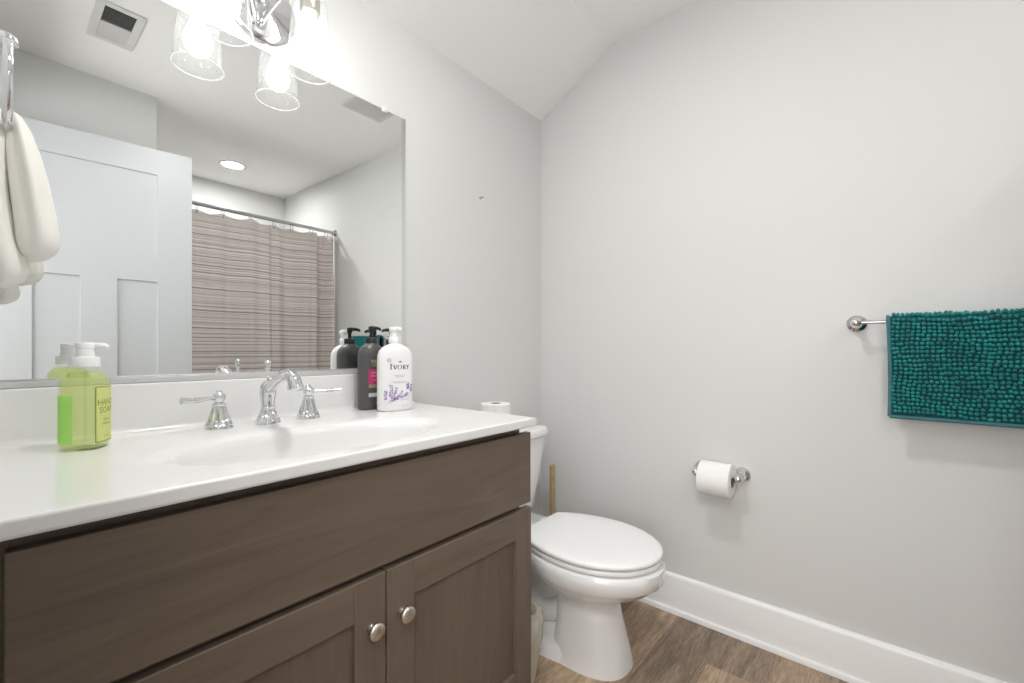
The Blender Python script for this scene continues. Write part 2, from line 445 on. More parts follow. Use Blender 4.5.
# ------------------------------------------------------------------ open door (seen in the mirror)
DW, DH, DT = .72, 2.03, .035
dr = bpy.data.objects.new('door_1', None); COL.objects.link(dr); dr['kind'] = 'structure'
hinge = Vector((-1.742, -1.664, .008)); tip = Vector((-1.036, -1.585, .008))
dr.location = hinge; dr.rotation_euler = (0, 0, math.atan2(tip.y-hinge.y, tip.x-hinge.x))
def door_slab():
    """one continuous slab: three recessed flat panels on each face, no seams between rails and stiles"""
    bm = bmesh.new()
    st, ms, dep, sl = .143, .128, .008, .0015
    xs = [0, st, DW/2-ms/2, DW/2+ms/2, DW-st, DW]; zs = [0, .22, 1.355, 1.487, DH-.128, DH]
    panels = [(st, DW/2-ms/2, .22, 1.355), (DW/2+ms/2, DW-st, .22, 1.355), (st, DW-st, 1.487, DH-.128)]
    for sg in (-1, 1):
        y = sg*DT/2; yi = sg*(DT/2-dep)
        for i in range(5):
            for j in range(5):
                cx, cz = (xs[i]+xs[i+1])/2, (zs[j]+zs[j+1])/2
                if any(p[0] < cx < p[1] and p[2] < cz < p[3] for p in panels): continue
                bm.faces.new([bm.verts.new(q) for q in ((xs[i], y, zs[j]), (xs[i+1], y, zs[j]), (xs[i+1], y, zs[j+1]), (xs[i], y, zs[j+1]))])
        for x0, x1, z0, z1 in panels:
            o_ = [(x0, y, z0), (x1, y, z0), (x1, y, z1), (x0, y, z1)]
            n_ = [(x0+sl, yi, z0+sl), (x1-sl, yi, z0+sl), (x1-sl, yi, z1-sl), (x0+sl, yi, z1-sl)]
            for k in range(4):
                bm.faces.new([bm.verts.new(q) for q in (o_[k], o_[(k+1) % 4], n_[(k+1) % 4], n_[k])])
            bm.faces.new([bm.verts.new(q) for q in n_])
    for q in ([(0, -1, 0), (0, 1, 0), (0, 1, DH), (0, -1, DH)], [(DW, -1, 0), (DW, 1, 0), (DW, 1, DH), (DW, -1, DH)], [(0, -1, DH), (DW, -1, DH), (DW, 1, DH), (0, 1, DH)], [(0, -1, 0), (DW, -1, 0), (DW, 1, 0), (0, 1, 0)]):
        bm.faces.new([bm.verts.new((x, y*DT/2, z)) for x, y, z in q])
    bmesh.ops.remove_doubles(bm, verts=bm.verts, dist=1e-5)
    return bm
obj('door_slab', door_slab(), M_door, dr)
bm = bmesh.new()
for s in (1, -1):
    M = axis_mat((DW-.065, s*DT/2, .855), (0, s, 0))
    lathe(bm, [(.031, -.001), (.031, .006), (.012, .010), (.011, .030), (.024, .040), (.029, .052), (.024, .064), (.006, .068)], 24, M)
obj('door_knob', bm, M_doorhw, dr, smooth=True, auto=40)

# ------------------------------------------------------------------ vanity cabinet
ZC = .833; YF = -.555; XR = -.778; CT = .022
XV0, XV1 = -1.735, -.786
van = thing('vanity_cabinet', 'dark brown stained wood vanity cabinet with two doors under the white sink top', 'cabinet', (-1.26, -.27, 0))
def L_(bm):                                          # world coords -> the thing's local frame
    for v in bm.verts: v.co -= Vector((-1.26, -.27, 0))
    return bm
bm = bmesh.new()
zt = ZC-CT-.001
box(bm, XV0, XV0+.018, -.505, -.005, .0, zt); box(bm, XV1-.018, XV1, -.505, -.005, 0, zt)
box(bm, XV0+.018, XV1-.018, -.49, -.005, .09, .108); box(bm, XV0+.018, XV1-.018, -.017, -.005, .108, zt)
box(bm, XV0+.018, XV1-.018, -.44, -.425, 0, .09)
obj('cabinet_body', L_(bm), M_woodz, van, bevel=.001)
bm = bmesh.new()                                     # face frame
ff = (-.512, -.488)
box(bm, XV0+.018, XV0+.045, *ff, .09, zt); box(bm, XV1-.045, XV1-.018, *ff, .09, zt)
box(bm, XV0+.045, XV1-.045, *ff, zt-.035, zt); box(bm, XV0+.045, XV1-.045, *ff, .575, .62); box(bm, XV0+.045, XV1-.045, *ff, .09, .12)
obj('face_frame', L_(bm), M_woodx, van, bevel=.001)
FD0, FD1 = -.532, -.5125
XD0, XD1 = -1.694, -.769
XM = -1.2195
obj('drawer_front', L_(boxbm(XD0, XD1-.002, FD0, FD1, .603, .791)), M_woodx, van, bevel=.002)
def shaker(x0, x1, z0, z1, knobx):
    st = .064
    d = obj('cabinet_door', L_(boxbm(x0+st-.005, x1-st+.005, FD0+.0105, FD1-.001, z0+st, z1-st)), M_woodp, van)
    for xa, xb in ((x0, x0+st), (x1-st, x1)):
        obj('stile', L_(boxbm(xa, xb, FD0, FD1, z0, z1)), M_woodz, d, bevel=.0018)
    for za, zb in ((z0, z0+st+.008), (z1-st-.008, z1)):
        obj('rail', L_(boxbm(x0+st, x1-st, FD0+.0003, FD1, za, zb)), M_woodx, d, bevel=.0018)
    bm = bmesh.new()
    M = axis_mat((knobx, FD0, .4985), (0, -1, 0))
    lathe(bm, [(.0085, -.001), (.009, .003), (.0075, .006), (.006, .010), (.007, .014), (.013, .018), (.0165, .021), (.0165, .023), (.014, .026), (.008, .0285), (.001, .029)], 28, M)
    k = obj('knob', L_(bm), M_nickel, d, smooth=True, auto=50); k['label'] = 'round satin nickel knob'
    return d
shaker(XD0, XM-.0015, .10, .590, XM-.034)
shaker(XM+.0015, XD1, .10, .590, XM+.034)

# ------------------------------------------------------------------ countertop with integral basin
top = thing('vanity_countertop', 'glossy white vanity top with oval basin and backsplash', 'countertop', (-1.26, -.27, ZC))
def T_(bm):
    for v in bm.verts: v.co -= Vector((-1.26, -.27, ZC))
    return bm
CX, CY = -1.255, -.358
RA, RB = .292, .163                                    # outer soft ridge of the basin
def oval(a, b, z, N=128):
    return [(CX + a*math.cos(2*PI*i/N), CY + b*math.sin(2*PI*i/N), z) for i in range(N)]
def rect_ring(x0, x1, y0, y1, z, N=128):
    out = []
    for i in range(N):
        t = 2*PI*i/N; c, s = math.cos(t)*RA, math.sin(t)*RB
        k = []
        if c > 1e-9: k.append((x1-CX)/c)
        if c < -1e-9: k.append((x0-CX)/c)
        if s > 1e-9: k.append((y1-CY)/s)
        if s < -1e-9: k.append((y0-CY)/s)
        k = min(k); out.append([CX+c*k, CY+s*k, z])
    for cxx, cyy in ((x0, y0), (x0, y1), (x1, y0), (x1, y1)):   # snap nearest sample to each corner
        j = min(range(N), key=lambda q: (out[q][0]-cxx)**2 + (out[q][1]-cyy)**2)
        out[j] = [cxx, cyy, z]
    return [tuple(p) for p in out]
X0 = XL+.002; YBK = -.003
bm = bmesh.new()
e = .0035
loft(bm, [rect_ring(X0, XR-.012, YF+.012, YBK, ZC-CT), rect_ring(X0, XR-.002, YF+.002, YBK, ZC-CT), rect_ring(X0, XR, YF, YBK, ZC-CT+.003), rect_ring(X0, XR, YF, YBK, ZC-CT+.0045), rect_ring(X0, XR, YF, YBK, ZC-e-.0015),
          rect_ring(X0, XR, YF, YBK, ZC-e), rect_ring(X0, XR-.001, YF+.001, YBK, ZC-.001), rect_ring(X0, XR-e, YF+e, YBK, ZC), rect_ring(X0, XR-e-.002, YF+e+.002, YBK, ZC),
          oval(RA+.006, RB+.006, ZC), oval(RA-.002, RB-.002, ZC-.0008), oval(RA-.012, RB-.010, ZC-.0028)], False, False)
obj('countertop', T_(bm), M_counter, top, smooth=True, auto=50)
bm = bmesh.new()
bowl = [(RA-.012, RB-.010, -.0028), (RA-.028, RB-.018, -.0055), (RA-.036, RB-.023, -.011), (RA-.041, RB-.026, -.022), (RA-.045, RB-.029, -.040), (RA-.053, RB-.035, -.072), (RA-.080, RB-.052, -.103), (RA-.155, RB-.090, -.122), (RA-.21, RB-.115, -.132), (.03, .03, -.136)]
loft(bm, [oval(a, b, ZC+z) for a, b, z in bowl], False, True)
obj('basin', T_(bm), M_counter, top, smooth=True)
bm = bmesh.new()
lathe(bm, [(.024, 0), (.024, .003), (.020, .004), (.012, .002), (.001, .002)], 28, Matrix.Translation((CX, CY, ZC-.136)))
obj('drain', T_(bm), M_chrome, top, smooth=True, auto=40)
bm = bmesh.new()
pr = [(YBK, ZC-.001), (-.034, ZC-.001), (-.0285, ZC+.0015), (-.0245, ZC+.006), (-.0225, ZC+.013), (-.0215, ZC+.100), (-.0205, ZC+.1035), (-.0175, ZC+.105), (YBK, ZC+.105)]
prism(bm, pr, 'x', X0, XR)
obj('backsplash', T_(bm), M_counter, top, smooth=True, auto=40)

# ------------------------------------------------------------------ faucet
FX, FY = -1.272, -.108
fau = thing('faucet', 'chrome widespread faucet with arched spout and two levers behind the basin', 'faucet', (FX, FY, ZC))
bm = bmesh.new()
fl = (16, .10, .009, .036)
lathe(bm, [(.0285, 0), (.0288, .003), (.027, .006), (.0275, .0085), (.026, .011), (.0215, .020), (.0175, .030), (.0150, .037), (.0160, .039), (.0150, .041), (.0148, .046), (.0165, .060), (.0185, .074), (.0182, .085), (.0160, .094), (.0125, .099), (.010, .102), (.0085, .104)], 64, None, fl)
obj('spout_body', bm, M_chrome, fau, smooth=True, auto=50)
bm = bmesh.new()
path = spline([(0, -.004, .082), (0, -.028, .093), (0, -.060, .108), (0, -.095, .120), (0, -.122, .1215), (0, -.143, .112), (0, -.154, .094)], 6)
n = len(path)
tube(bm, path, [.0125 + .0035*(i/(n-1))**2 - .001*math.sin(PI*i/(n-1)) for i in range(n)], 20)
tube(bm, [(0, -.1528, .098), (0, -.1555, .090)], .0172, 20)
obj('spout', bm, M_chrome, fau, smooth=True, auto=50)
bm = bmesh.new()
lathe(bm, [(.0035, .102), (.0032, .128), (.0055, .131), (.0075, .134), (.0060, .137), (.0078, .141), (.0090, .146), (.0075, .151), (.003, .154), (.0005, .155)], 20)
obj('lift_rod', bm, M_chrome, fau, smooth=True)
for s in (-1, 1):
    bm = bmesh.new()
    M = Matrix.Translation((s*.101, .006, 0))
    lathe(bm, [(.0285, 0), (.0290, .003), (.0272, .006), (.0276, .0085), (.0262, .011), (.0215, .022), (.0172, .036), (.0142, .048), (.0130, .053), (.0140, .055), (.0125, .058)], 64, M, (16, .11, .0095, .050))
    h = obj('handle_base', bm, M_chrome, fau, smooth=True, auto=50)
    bm = bmesh.new()
    lathe(bm, [(.009, .056), (.0085, .060), (.0120, .065), (.0140, .071), (.0128, .077), (.0075, .081), (.0055, .083), (.0065, .085), (.003, .088)], 24, M)
    lp = spline([(s*.105, .004, .071), (s*.122, -.003, .0705), (s*.143, -.010, .069), (s*.162, -.016, .069), (s*.177, -.021, .071)], 6)
    k = len(lp)
    tube(bm, lp, [.0060 - .0016*math.sin(PI*min(1, i/(k*.55))) + (.0022 if i > k*.8 else 0)*((i-k*.8)/(k*.2)) for i in range(k)], 14)
    obj('lever', bm, M_chrome, h, smooth=True, auto=60)

# ------------------------------------------------------------------ wall mirror
MX0, MX1, MZ0, MZ1 = XL+.004, -.792, .9525, 1.805
mir = thing('wall_mirror', 'large frameless wall mirror above the white backsplash', 'mirror', ((MX0+MX1)/2, 0, MZ0))
def Q_(bm):
    for v in bm.verts: v.co -= Vector(((MX0+MX1)/2, 0, MZ0))
    return bm
bm = bmesh.new()
bv = .017
out_b = [(MX0, MZ0), (MX1, MZ0), (MX1, MZ1), (MX0, MZ1)]
inn = [(MX0+bv, MZ0+.003), (MX1-bv, MZ0+.003), (MX1-bv, MZ1-.003), (MX0+bv, MZ1-.003)]
A = [bm.verts.new((x, -.0015, z)) for x, z in out_b]; B = [bm.verts.new((x, -.0035, z)) for x, z in out_b]; C = [bm.verts.new((x, -.005, z)) for x, z in inn]
for i in range(4):
    j = (i+1) % 4
    bm.faces.new((A[i], A[j], B[j], B[i])).material_index = 1
    bm.faces.new((B[i], B[j], C[j], C[i])).material_index = 2
bm.faces.new(C); bm.faces.new(A[::-1]).material_index = 1
obj('mirror_glass', Q_(bm), [M_mirror, M_mirback, M_bevel], mir)
bm = bmesh.new(); box(bm, MX0, MX1, -.009, -.0005, ZC+.1055, MZ0-.001)
obj('bottom_channel', Q_(bm), M_channel, mir, bevel=.002)
for x in (-.876, -1.60):
    bm = bmesh.new()
    box(bm, x-.008, x+.008, -.010, -.001, MZ1-.010, MZ1+.006)
    lathe(bm, [(.006, 0), (.006, .002), (.001, .003)], 14, axis_mat((x, -.010, MZ1-.001), (0, -1, 0)))
    obj('mirror_clip', Q_(bm), M_clip, mir, bevel=.0015)

# ------------------------------------------------------------------ vanity light
VX = -1.266
lit = thing('vanity_light', 'chrome two-lamp vanity light with flared seeded glass shades above the mirror', 'wall light', (VX, -.002, 1.882))
bm = bmesh.new()
lathe(bm, [(.094, 0), (.094, .008), (.090, .014), (.078, .019), (.036, .024), (.026, .030), (.018, .036), (.001, .037)], 56, axis_mat((.012, 0, .030), (0, -1, 0)))
obj('backplate', bm, M_chrome, lit, smooth=True, auto=40)
for s in (-1, 1):
    bm = bmesh.new()
    ax = s*.0975; ay = -.105
    arm = spline([(s*.004, -.034, -.030), (s*.030, -.055, .022), (s*.065, -.085, .078), (s*.088, -.102, .098), (ax, ay, .085), (ax, ay, .060)], 6)
    tube(bm, arm, .0055, 14)
    a = obj('arm', bm, M_chrome, lit, smooth=True)
    bm = bmesh.new()
    Mx = Matrix.Translation((ax, ay, 0))
    lathe(bm, [(.008, .072), (.020, .066), (.0245, .058), (.0245, .018), (.021, .012), (.001, .012)], 32, Mx)
    obj('socket', bm, M_nickel, lit, smooth=True, auto=40)
    bm = bmesh.new()
    zt_, zb = .046, -.138
    prof = [(.0250, zt_-.002), (.034, zt_), (.0400, zt_-.006), (.0425, zt_-.018), (.0480, -.05), (.0540, -.120), (.0560, zb)]
    ring = []
    lathe(bm, prof, 56, Mx, None, False, False, 0)
    obj('glass_shade', bm, M_seeded, lit, smooth=True)
    bm = bmesh.new()
    tube(bm, [(ax+.0560*math.cos(2*PI*i/56), ay+.0560*math.sin(2*PI*i/56), zb) for i in range(56)], .0018, 8, closed=True)
    obj('shade_rim', bm, M_rim, lit, smooth=True)
    bm = bmesh.new()
    lathe(bm, [(.013, .014), (.014, -.008), (.0165, -.022), (.024, -.042), (.0305, -.062), (.0315, -.074), (.0290, -.089), (.021, -.102), (.010, -.109), (.001, -.1105)], 32, Mx)
    obj('bulb', bm, M_bulb, lit, smooth=True)

# ------------------------------------------------------------------ text helper
def text_bm(s, size, bold=0.):
    cu = bpy.data.curves.new('lettering', 'FONT'); cu.body = s; cu.size = size; cu.align_x = 'CENTER'; cu.align_y = 'CENTER'; cu.offset = bold
    cu.resolution_u = 3
    o = bpy.data.objects.new('lettering', cu)
    me = bpy.data.meshes.new_from_object(o)
    bm = bmesh.new(); bm.from_mesh(me)
    bpy.data.objects.remove(o); bpy.data.meshes.remove(me); bpy.data.curves.remove(cu)
    return bm
def merge(dst, src, mi=0, off=(0, 0)):
    mp = {}
    for v in src.verts: mp[v] = dst.verts.new((v.co.x+off[0], v.co.y+off[1], v.co.z))
    for f in src.faces:
        try: dst.faces.new([mp[v] for v in f.verts]).material_index = mi
        except ValueError: pass
    src.free()
def grid(bm, u0, u1, v0, v1, nu=10, nv=2, mi=0, lift=0.):
    V = [[bm.verts.new((u0+(u1-u0)*i/nu, v0+(v1-v0)*j/nv, lift)) for i in range(nu+1)] for j in range(nv+1)]
    for j in range(nv):
        for i in range(nu): bm.faces.new((V[j][i], V[j][i+1], V[j+1][i+1], V[j+1][i])).material_index = mi
def poly(bm, pts, mi=0, lift=0.):
    f = bm.faces.new([bm.verts.new((u, v, lift)) for u, v in pts]); f.material_index = mi
def drape(bm, rx, ry, n, eps=.0004):
    """wrap a flat (u,v) layout round the -y face of a superellipse body; local z is lift"""
    bmesh.ops.triangulate(bm, faces=bm.faces)
    for v in bm.verts:
        u, vv, l = v.co
        k = max(0., 1-abs(min(abs(u), rx*.999)/rx)**n)**(1/n)
        v.co = (u, -ry*k-eps-l, vv)
    return bm

def pump_bottle(root, body, neckz, topz, M_body, M_pump, noz, nozlen=.034, collar=.018, headw=.012, N=56, n=3.2, stem=.0055):
    """body: list of (z, rx, ry); pump with collar, stem, head and nozzle towards angle noz"""
    bm = bmesh.new()
    loft(bm, [sup(rx, ry, z, nn, N=N) for z, rx, ry, nn in body])
    b = obj('bottle_body', bm, M_body, root, smooth=True, auto=60)
    bm = bmesh.new()
    lathe(bm, [(collar*.94, neckz), (collar, neckz+.001), (collar, neckz+.014), (collar*.94, neckz+.016), (max(stem, collar*.5), neckz+.0175), (stem, neckz+.018), (stem, topz-.014)], 40, None, (20, .03, neckz+.002, neckz+.0135))
    obj('pump_collar', bm, M_pump, root, smooth=True, auto=40)
    bm = bmesh.new()
    lathe(bm, [(headw*.72, topz-.018), (headw, topz-.014), (headw, topz-.003), (headw*.8, topz), (.001, topz)], 24)
    d = Vector((math.cos(noz), math.sin(noz), 0))
    p = Vector((0, 0, topz-.0045))
    tube(bm, [p, p+d*(nozlen*.6)+Vector((0, 0, -.0002)), p+d*(nozlen*.9)+Vector((0, 0, -.002)), p+d*nozlen+Vector((0, 0, -.006))], [.006, .0052, .0045, .0036], 14)
    obj('pump_head', bm, M_pump, root, smooth=True, auto=50)
    return b

# ------------------------------------------------------------------ white lotion bottle
wb = thing('lotion_bottle', 'white pump bottle printed with purple lavender, in front of two grey bottles', 'soap bottle', (-.935, -.148, ZC), math.radians(-13))
RX, RY, NN = .0520, .0285, 2.7
body = [(0, RX*.88, RY*.82, NN), (.0025, RX*.96, RY*.93, NN), (.008, RX, RY, NN), (.150, RX, RY, NN), (.163, RX*.985, RY*.98, NN), (.176, RX*.91, RY*.93, 2.6), (.186, RX*.74, RY*.84, 2.4), (.192, RX*.55, RY*.74, 2.2), (.1955, RX*.40, RY*.64, 2), (.197, .0175, .0175, 2), (.204, .0175, .0175, 2)]
bw = pump_bottle(wb, body, .200, .247, M_white, M_whitepump, -PI/2+.15, .034, .0185, .0165, stem=.0145)
lab = bmesh.new()
# serif word mark, strokes as polygons: 0 dark ink, 1 grey ink, 2 purple, 3 lilac
def bar(u0, u1, v0, v1, mi=0): poly(lab, [(u0, v0), (u1, v0), (u1, v1), (u0, v1)], mi)
def seg(p, q, wd, mi=0):
    a = Vector(p); b = Vector(q); t = (b-a).normalized(); s = Vector((-t.y, t.x))*wd/2
    poly(lab, [tuple(a+s), tuple(a-s), tuple(b-s), tuple(b+s)], mi)
vb = .1225; H1 = .0165; H2 = .0125
bar(-.0232, -.0204, vb, vb+H1); bar(-.0250, -.0186, vb, vb+.0011); bar(-.0250, -.0186, vb+H1-.0011, vb+H1)               # I
seg((-.0150, vb+H2), (-.0108, vb), .0028); seg((-.0072, vb+H2), (-.0106, vb), .0013); bar(-.0175, -.0125, vb+H2-.0008, vb+H2); bar(-.0090, -.0050, vb+H2-.0008, vb+H2)  # V
for i in range(24):                                                                                                     # O
    t0, t1 = 2*PI*i/24, 2*PI*(i+1)/24
    o_ = lambda t: (.0008+.0062*math.cos(t), vb+H2/2+.0064*math.sin(t)); q_ = lambda t: (.0008+.0038*math.cos(t), vb+H2/2+.0055*math.sin(t))
    poly(lab, [o_(t0), o_(t1), q_(t1), q_(t0)])
bar(.0098, .0122, vb, vb+H2); bar(.0083, .0136, vb, vb+.0008); bar(.0083, .0122, vb+H2-.0008, vb+H2)                     # R
for i in range(8):
    t0, t1 = -PI/2+PI*i/8, -PI/2+PI*(i+1)/8
    o_ = lambda t: (.0122+.0044*math.cos(t), vb+H2-.0034+.0034*math.sin(t)); q_ = lambda t: (.0122+.0022*math.cos(t), vb+H2-.0034+.0025*math.sin(t))
    poly(lab, [o_(t0), o_(t1), q_(t1), q_(t0)])
seg((.0130, vb+H2-.0066), (.0168, vb+.0004), .0024); bar(.0155, .0186, vb, vb+.0008)
bar(.0220, .0243, vb, vb+.0065); seg((.0232, vb+.0058), (.0196, vb+H2), .0025); seg((.0232, vb+.0058), (.0266, vb+H2), .0013); bar(.0178, .0216, vb+H2-.0008, vb+H2); bar(.0250, .0282, vb+H2-.0008, vb+H2); bar(.0206, .0258, vb, vb+.0008)  # Y
for i in range(5):                                                                                                      # little crown mark
    a = PI*(.15+.7*i/4); seg((.002, vb+.0200), (.002+.0046*math.cos(a), vb+.0205+.0036*math.sin(a)), .0014)
for i in range(20):                                                                                                     # grey seal on the shoulder
    t0, t1 = 2*PI*i/20, 2*PI*(i+1)/20
    poly(lab, [(-.0265, .1490), (-.0265+.0060*math.cos(t0), .1490+.0068*math.sin(t0)), (-.0265+.0060*math.cos(t1), .1490+.0068*math.sin(t1))], 4)
for v_, u0, u1, mi in ((.1040, -.014, .016, 1), (.1000, -.010, .012, 1), (.0855, -.022, .025, 1), (.0820, -.014, .018, 1), (.0420, .004, .026, 3), (.0370, -.002, .027, 3), (.0320, .002, .026, 3), (.0155, .006, .026, 1)):
    u = u0
    while u < u1:                                                                                                       # unreadably small printed lines
        l = random.uniform(.0018, .005); bar(u, min(u+l, u1), v_, v_+(.0013 if mi == 1 else .0016), mi); u += l+.0009
def sprig(p0, p1, bend, n, mi=2):
    a = Vector(p0); b = Vector(p1); t = b-a; s = Vector((-t.y, t.x)).normalized()
    prev = a
    for k in range(n+1):
        q = a + t*(k/n) + s*bend*math.sin(PI*k/n)
        if k: seg(tuple(prev), tuple(q), .0006, 4)
        prev = q
        if k > n*.25:
            for sg in (-1, 1):
                ang = math.atan2(t.y, t.x) + sg*.9 + random.uniform(-.3, .3); L = random.uniform(.0042, .0066); W = .0026
                d = Vector((math.cos(ang), math.sin(ang))); e_ = Vector((-d.y, d.x))*W
                c = q + d*L*.5
                poly(lab, [tuple(c+d*L*.5), tuple(c+e_*.8), tuple(c-d*L*.5), tuple(c-e_*.8)], mi if random.random() < .75 else 3)
for args in (((-.030, .030), (-.022, .074), -.004, 9), ((-.030, .026), (-.008, .066), -.003, 9), ((-.033, .022), (-.034, .058), .002, 8), ((-.028, .028), (.006, .056), -.004, 9), ((-.022, .038), (.022, .050), -.003, 10), ((-.032, .020), (-.006, .036), .003, 6), ((.030, .058), (.024, .079), .003, 6), ((.036, .046), (.035, .074), .002, 6)):
    sprig(*args)
for v in lab.verts: v.co.x = v.co.x*1.14 + .0022
obj('printed_label', drape(lab, RX, RY, NN), [M_ink, M_inkg, M_purple, M_lilac, M_silver], wb)['label'] = 'dark lettering and purple lavender print'

# ------------------------------------------------------------------ grey bottles
def grey_bottle(loc, rz, w, label, mat, noz, h):
    r = thing('shampoo_bottle', label, 'shampoo bottle', loc, rz)
    rx, ry, nn = w/2, .0265, 2.6
    b = [(0, rx*.9, ry*.86, nn), (.003, rx*.97, ry*.95, nn), (.008, rx, ry, nn), (.158*h, rx, ry, nn), (.170*h, rx*.98, ry*.98, nn), (.182*h, rx*.88, ry*.93, 2.4), (.191*h, rx*.66, ry*.80, 2.2), (.196*h, .019, .019, 2), (.1985*h, .017, .017, 2), (.203*h, .016, .016, 2)]
    pump_bottle(r, b, .199*h, .251*h, mat, M_black, noz, .034, .0175, .0085)
    return r, rx, ry, nn
ga, rx, ry, nn = grey_bottle((-.9640, -.068, ZC), math.radians(-3), .082, 'grey pump bottle with a pink label panel, standing left of the white bottle', M_grey, .15, 1.0)
lab = bmesh.new()
merge(lab, text_bm('TRES', .0150, .0003), 0, (.000, .1435))
merge(lab, text_bm('emme', .0080, .0001), 0, (.000, .1340))
grid(lab, -.022, .030, .078, .121, 10, 2, 1)
for v_, s_, t_ in ((.111, .0075, 'KERATIN'), (.101, .0075, 'SMOOTH'), (.090, .006, 'shampoo')):
    tb = text_bm(t_, s_)
    for v in tb.verts: v.co.z = .0003
    merge(lab, tb, 2, (.002, v_))
grid(lab, -.022, .030, .066, .0765, 10, 2, 3)
grid(lab, -.022, .030, .039, .0505, 10, 2, 2)
merge(lab, text_bm('28 fl oz', .005), 2, (.006, .020))
obj('printed_label', drape(lab, rx, ry, nn), [M_gold, M_pink, M_silver, M_card], ga)['label'] = 'pink panel with gold and pale lettering'
gb, rx, ry, nn = grey_bottle((-.8835, -.056, ZC), math.radians(2), .070, 'charcoal pump bottle almost hidden behind the white bottle', M_greydk, PI-.1, .985)

# ------------------------------------------------------------------ green hand soap
gs = thing('hand_soap_bottle', 'clear square bottle of green hand soap at the left end of the sink', 'soap bottle', (-1.596, -.150, ZC), math.radians(58))
r0 = .0305
body = [(0, r0*.90, r0*.90, 3.6), (.002, r0*.97, r0*.97, 3.6), (.006, r0, r0, 3.6), (.118, r0, r0, 3.6), (.126, r0*.97, r0*.97, 3.4), (.133, r0*.86, r0*.86, 3.0), (.138, r0*.70, r0*.70, 3), (.1405, .021, .021, 2), (.142, .0175, .0175, 2), (.152, .0165, .0165, 2)]
bm = bmesh.new(); loft(bm, [sup(a, b, z, n_, N=64) for z, a, b, n_ in body]); obj('bottle_body', bm, M_pet, gs, smooth=True, auto=60)
k = .93
bm = bmesh.new(); loft(bm, [sup(a*k, b*k, z*.985+.003, n_, N=64) for z, a, b, n_ in body if z < .1382]); obj('liquid_soap', bm, M_liquid, gs, smooth=True, auto=60)
bm = bmesh.new()
lathe(bm, [(.0195, .147), (.0205, .148), (.0205, .163), (.0195, .165), (.0135, .166), (.0120, .180), (.0130, .181), (.0130, .189), (.0115, .191), (.001, .191)], 40, None, (44, .05, .149, .1625))
obj('pump_collar', bm, M_whitepump, gs, smooth=True, auto=40)
bm = bmesh.new()
na = math.radians(-12-58)
d = Vector((math.cos(na), math.sin(na), 0)); p = Vector((0, 0, .1865))
tube(bm, [p, p+d*.020, p+d*.027+Vector((0, 0, -.001)), p+d*.031+Vector((0, 0, -.004))], [.0052, .0046, .0042, .0034], 14)
obj('pump_nozzle', bm, M_whitepump, gs, smooth=True, auto=50)
bm = bmesh.new()
lathe(bm, [(.0022, .012), (.0022, .147)], 10); obj('dip_tube', bm, M_pet, gs, smooth=True)
lab = bmesh.new()
hw = r0*.80
M_label = pmat('soap_label', (.66, .72, .24), .5)
M_labelb = pmat('soap_label_back', (.42, .80, .16), .5)
M_olive = pmat('olive_ink', (.22, .24, .03), .5)
grid(lab, -hw, hw, .012, .112, 10, 2, 0)
for u0, u1, v0, v1 in ((-hw, hw, .012, .0135), (-hw, hw, .1105, .112), (-hw, -hw+.0014, .012, .112), (hw-.0014, hw, .012, .112)):
    grid(lab, u0, u1, v0, v1, 10, 2, 1, .0002)
for t_, s_, v_ in (('HAND', .0150, .083), ('SOAP', .0150, .069), ('lemon', .007, .052), ('verbena', .007, .045), ('12 fl oz', .005, .022)):
    tb = text_bm(t_, s_)
    for v in tb.verts: v.co.z = .0003
    merge(lab, tb, 1, (0, v_))
def face_rot(bm, ang):
    R_ = Matrix.Rotation(ang, 4, 'Z')
    for v in bm.verts: v.co = R_ @ v.co
    return bm
obj('front_label', face_rot(drape(lab, r0, r0, 3.6), 0), [M_label, M_olive], gs)['label'] = 'yellow-green label with olive lettering'
lab = bmesh.new(); grid(lab, -hw*1.15, -hw*.12, .014, .098, 10, 2, 0)
obj('side_label', face_rot(drape(lab, r0, r0, 3.6), -PI/2), M_labelb, gs)['label'] = 'bright green side label'

# ------------------------------------------------------------------ toilet
TX = -.415
toi = thing('toilet', 'white elongated two-piece toilet with closed lid beside the vanity', 'toilet', (TX, -.35, 0))
def W_(bm):
    for v in bm.verts: v.co -= Vector((TX, -.35, 0))
    return bm
def egg(w_, yb, yc, yf, z, N=64, nf=2., nb=2.):
    out = []
    for i in range(N):
        t = 2*PI*i/N; c, s = math.cos(t), math.sin(t)
        if s <= 0: n_ = nf; Ly = yc-yf
        else: n_ = nb; Ly = yb-yc
        x = math.copysign(abs(c)**(2/n_), c)*w_; y = math.copysign(abs(s)**(2/n_), s)*Ly
        out.append((TX+x, yc+y, z))
    return out
bm = bmesh.new()
loft(bm, [egg(.112, -.40, -.47, -.648, 0, nf=2.6, nb=3), egg(.111, -.40, -.47, -.646, .012, nf=2.6, nb=3), egg(.104, -.405, -.47, -.636, .06, nf=2.5, nb=3),
          egg(.096, -.41, -.475, -.620, .12, nf=2.4, nb=3), egg(.091, -.41, -.475, -.606, .18, nf=2.3, nb=2.8), egg(.091, -.40, -.475, -.600, .205, nf=2.2, nb=2.6), egg(.099, -.37, -.475, -.606, .222),
          egg(.128, -.33, -.48, -.642, .238), egg(.150, -.31, -.49, -.688, .254), egg(.168, -.29, -.50, -.716, .272), egg(.186, -.28, -.505, -.742, .296), egg(.1885, -.275, -.505, -.748, .300), egg(.191, -.27, -.505, -.752, .325), egg(.190, -.27, -.505, -.751, .345), egg(.1825, -.272, -.505, -.740, .3515), egg(.174, -.28, -.505, -.732, .354)])
o = obj('bowl', W_(bm), M_porc, toi, smooth=True, auto=55)
bm = bmesh.new()                                      # rear base: foot flange, trapway, deck under the tank
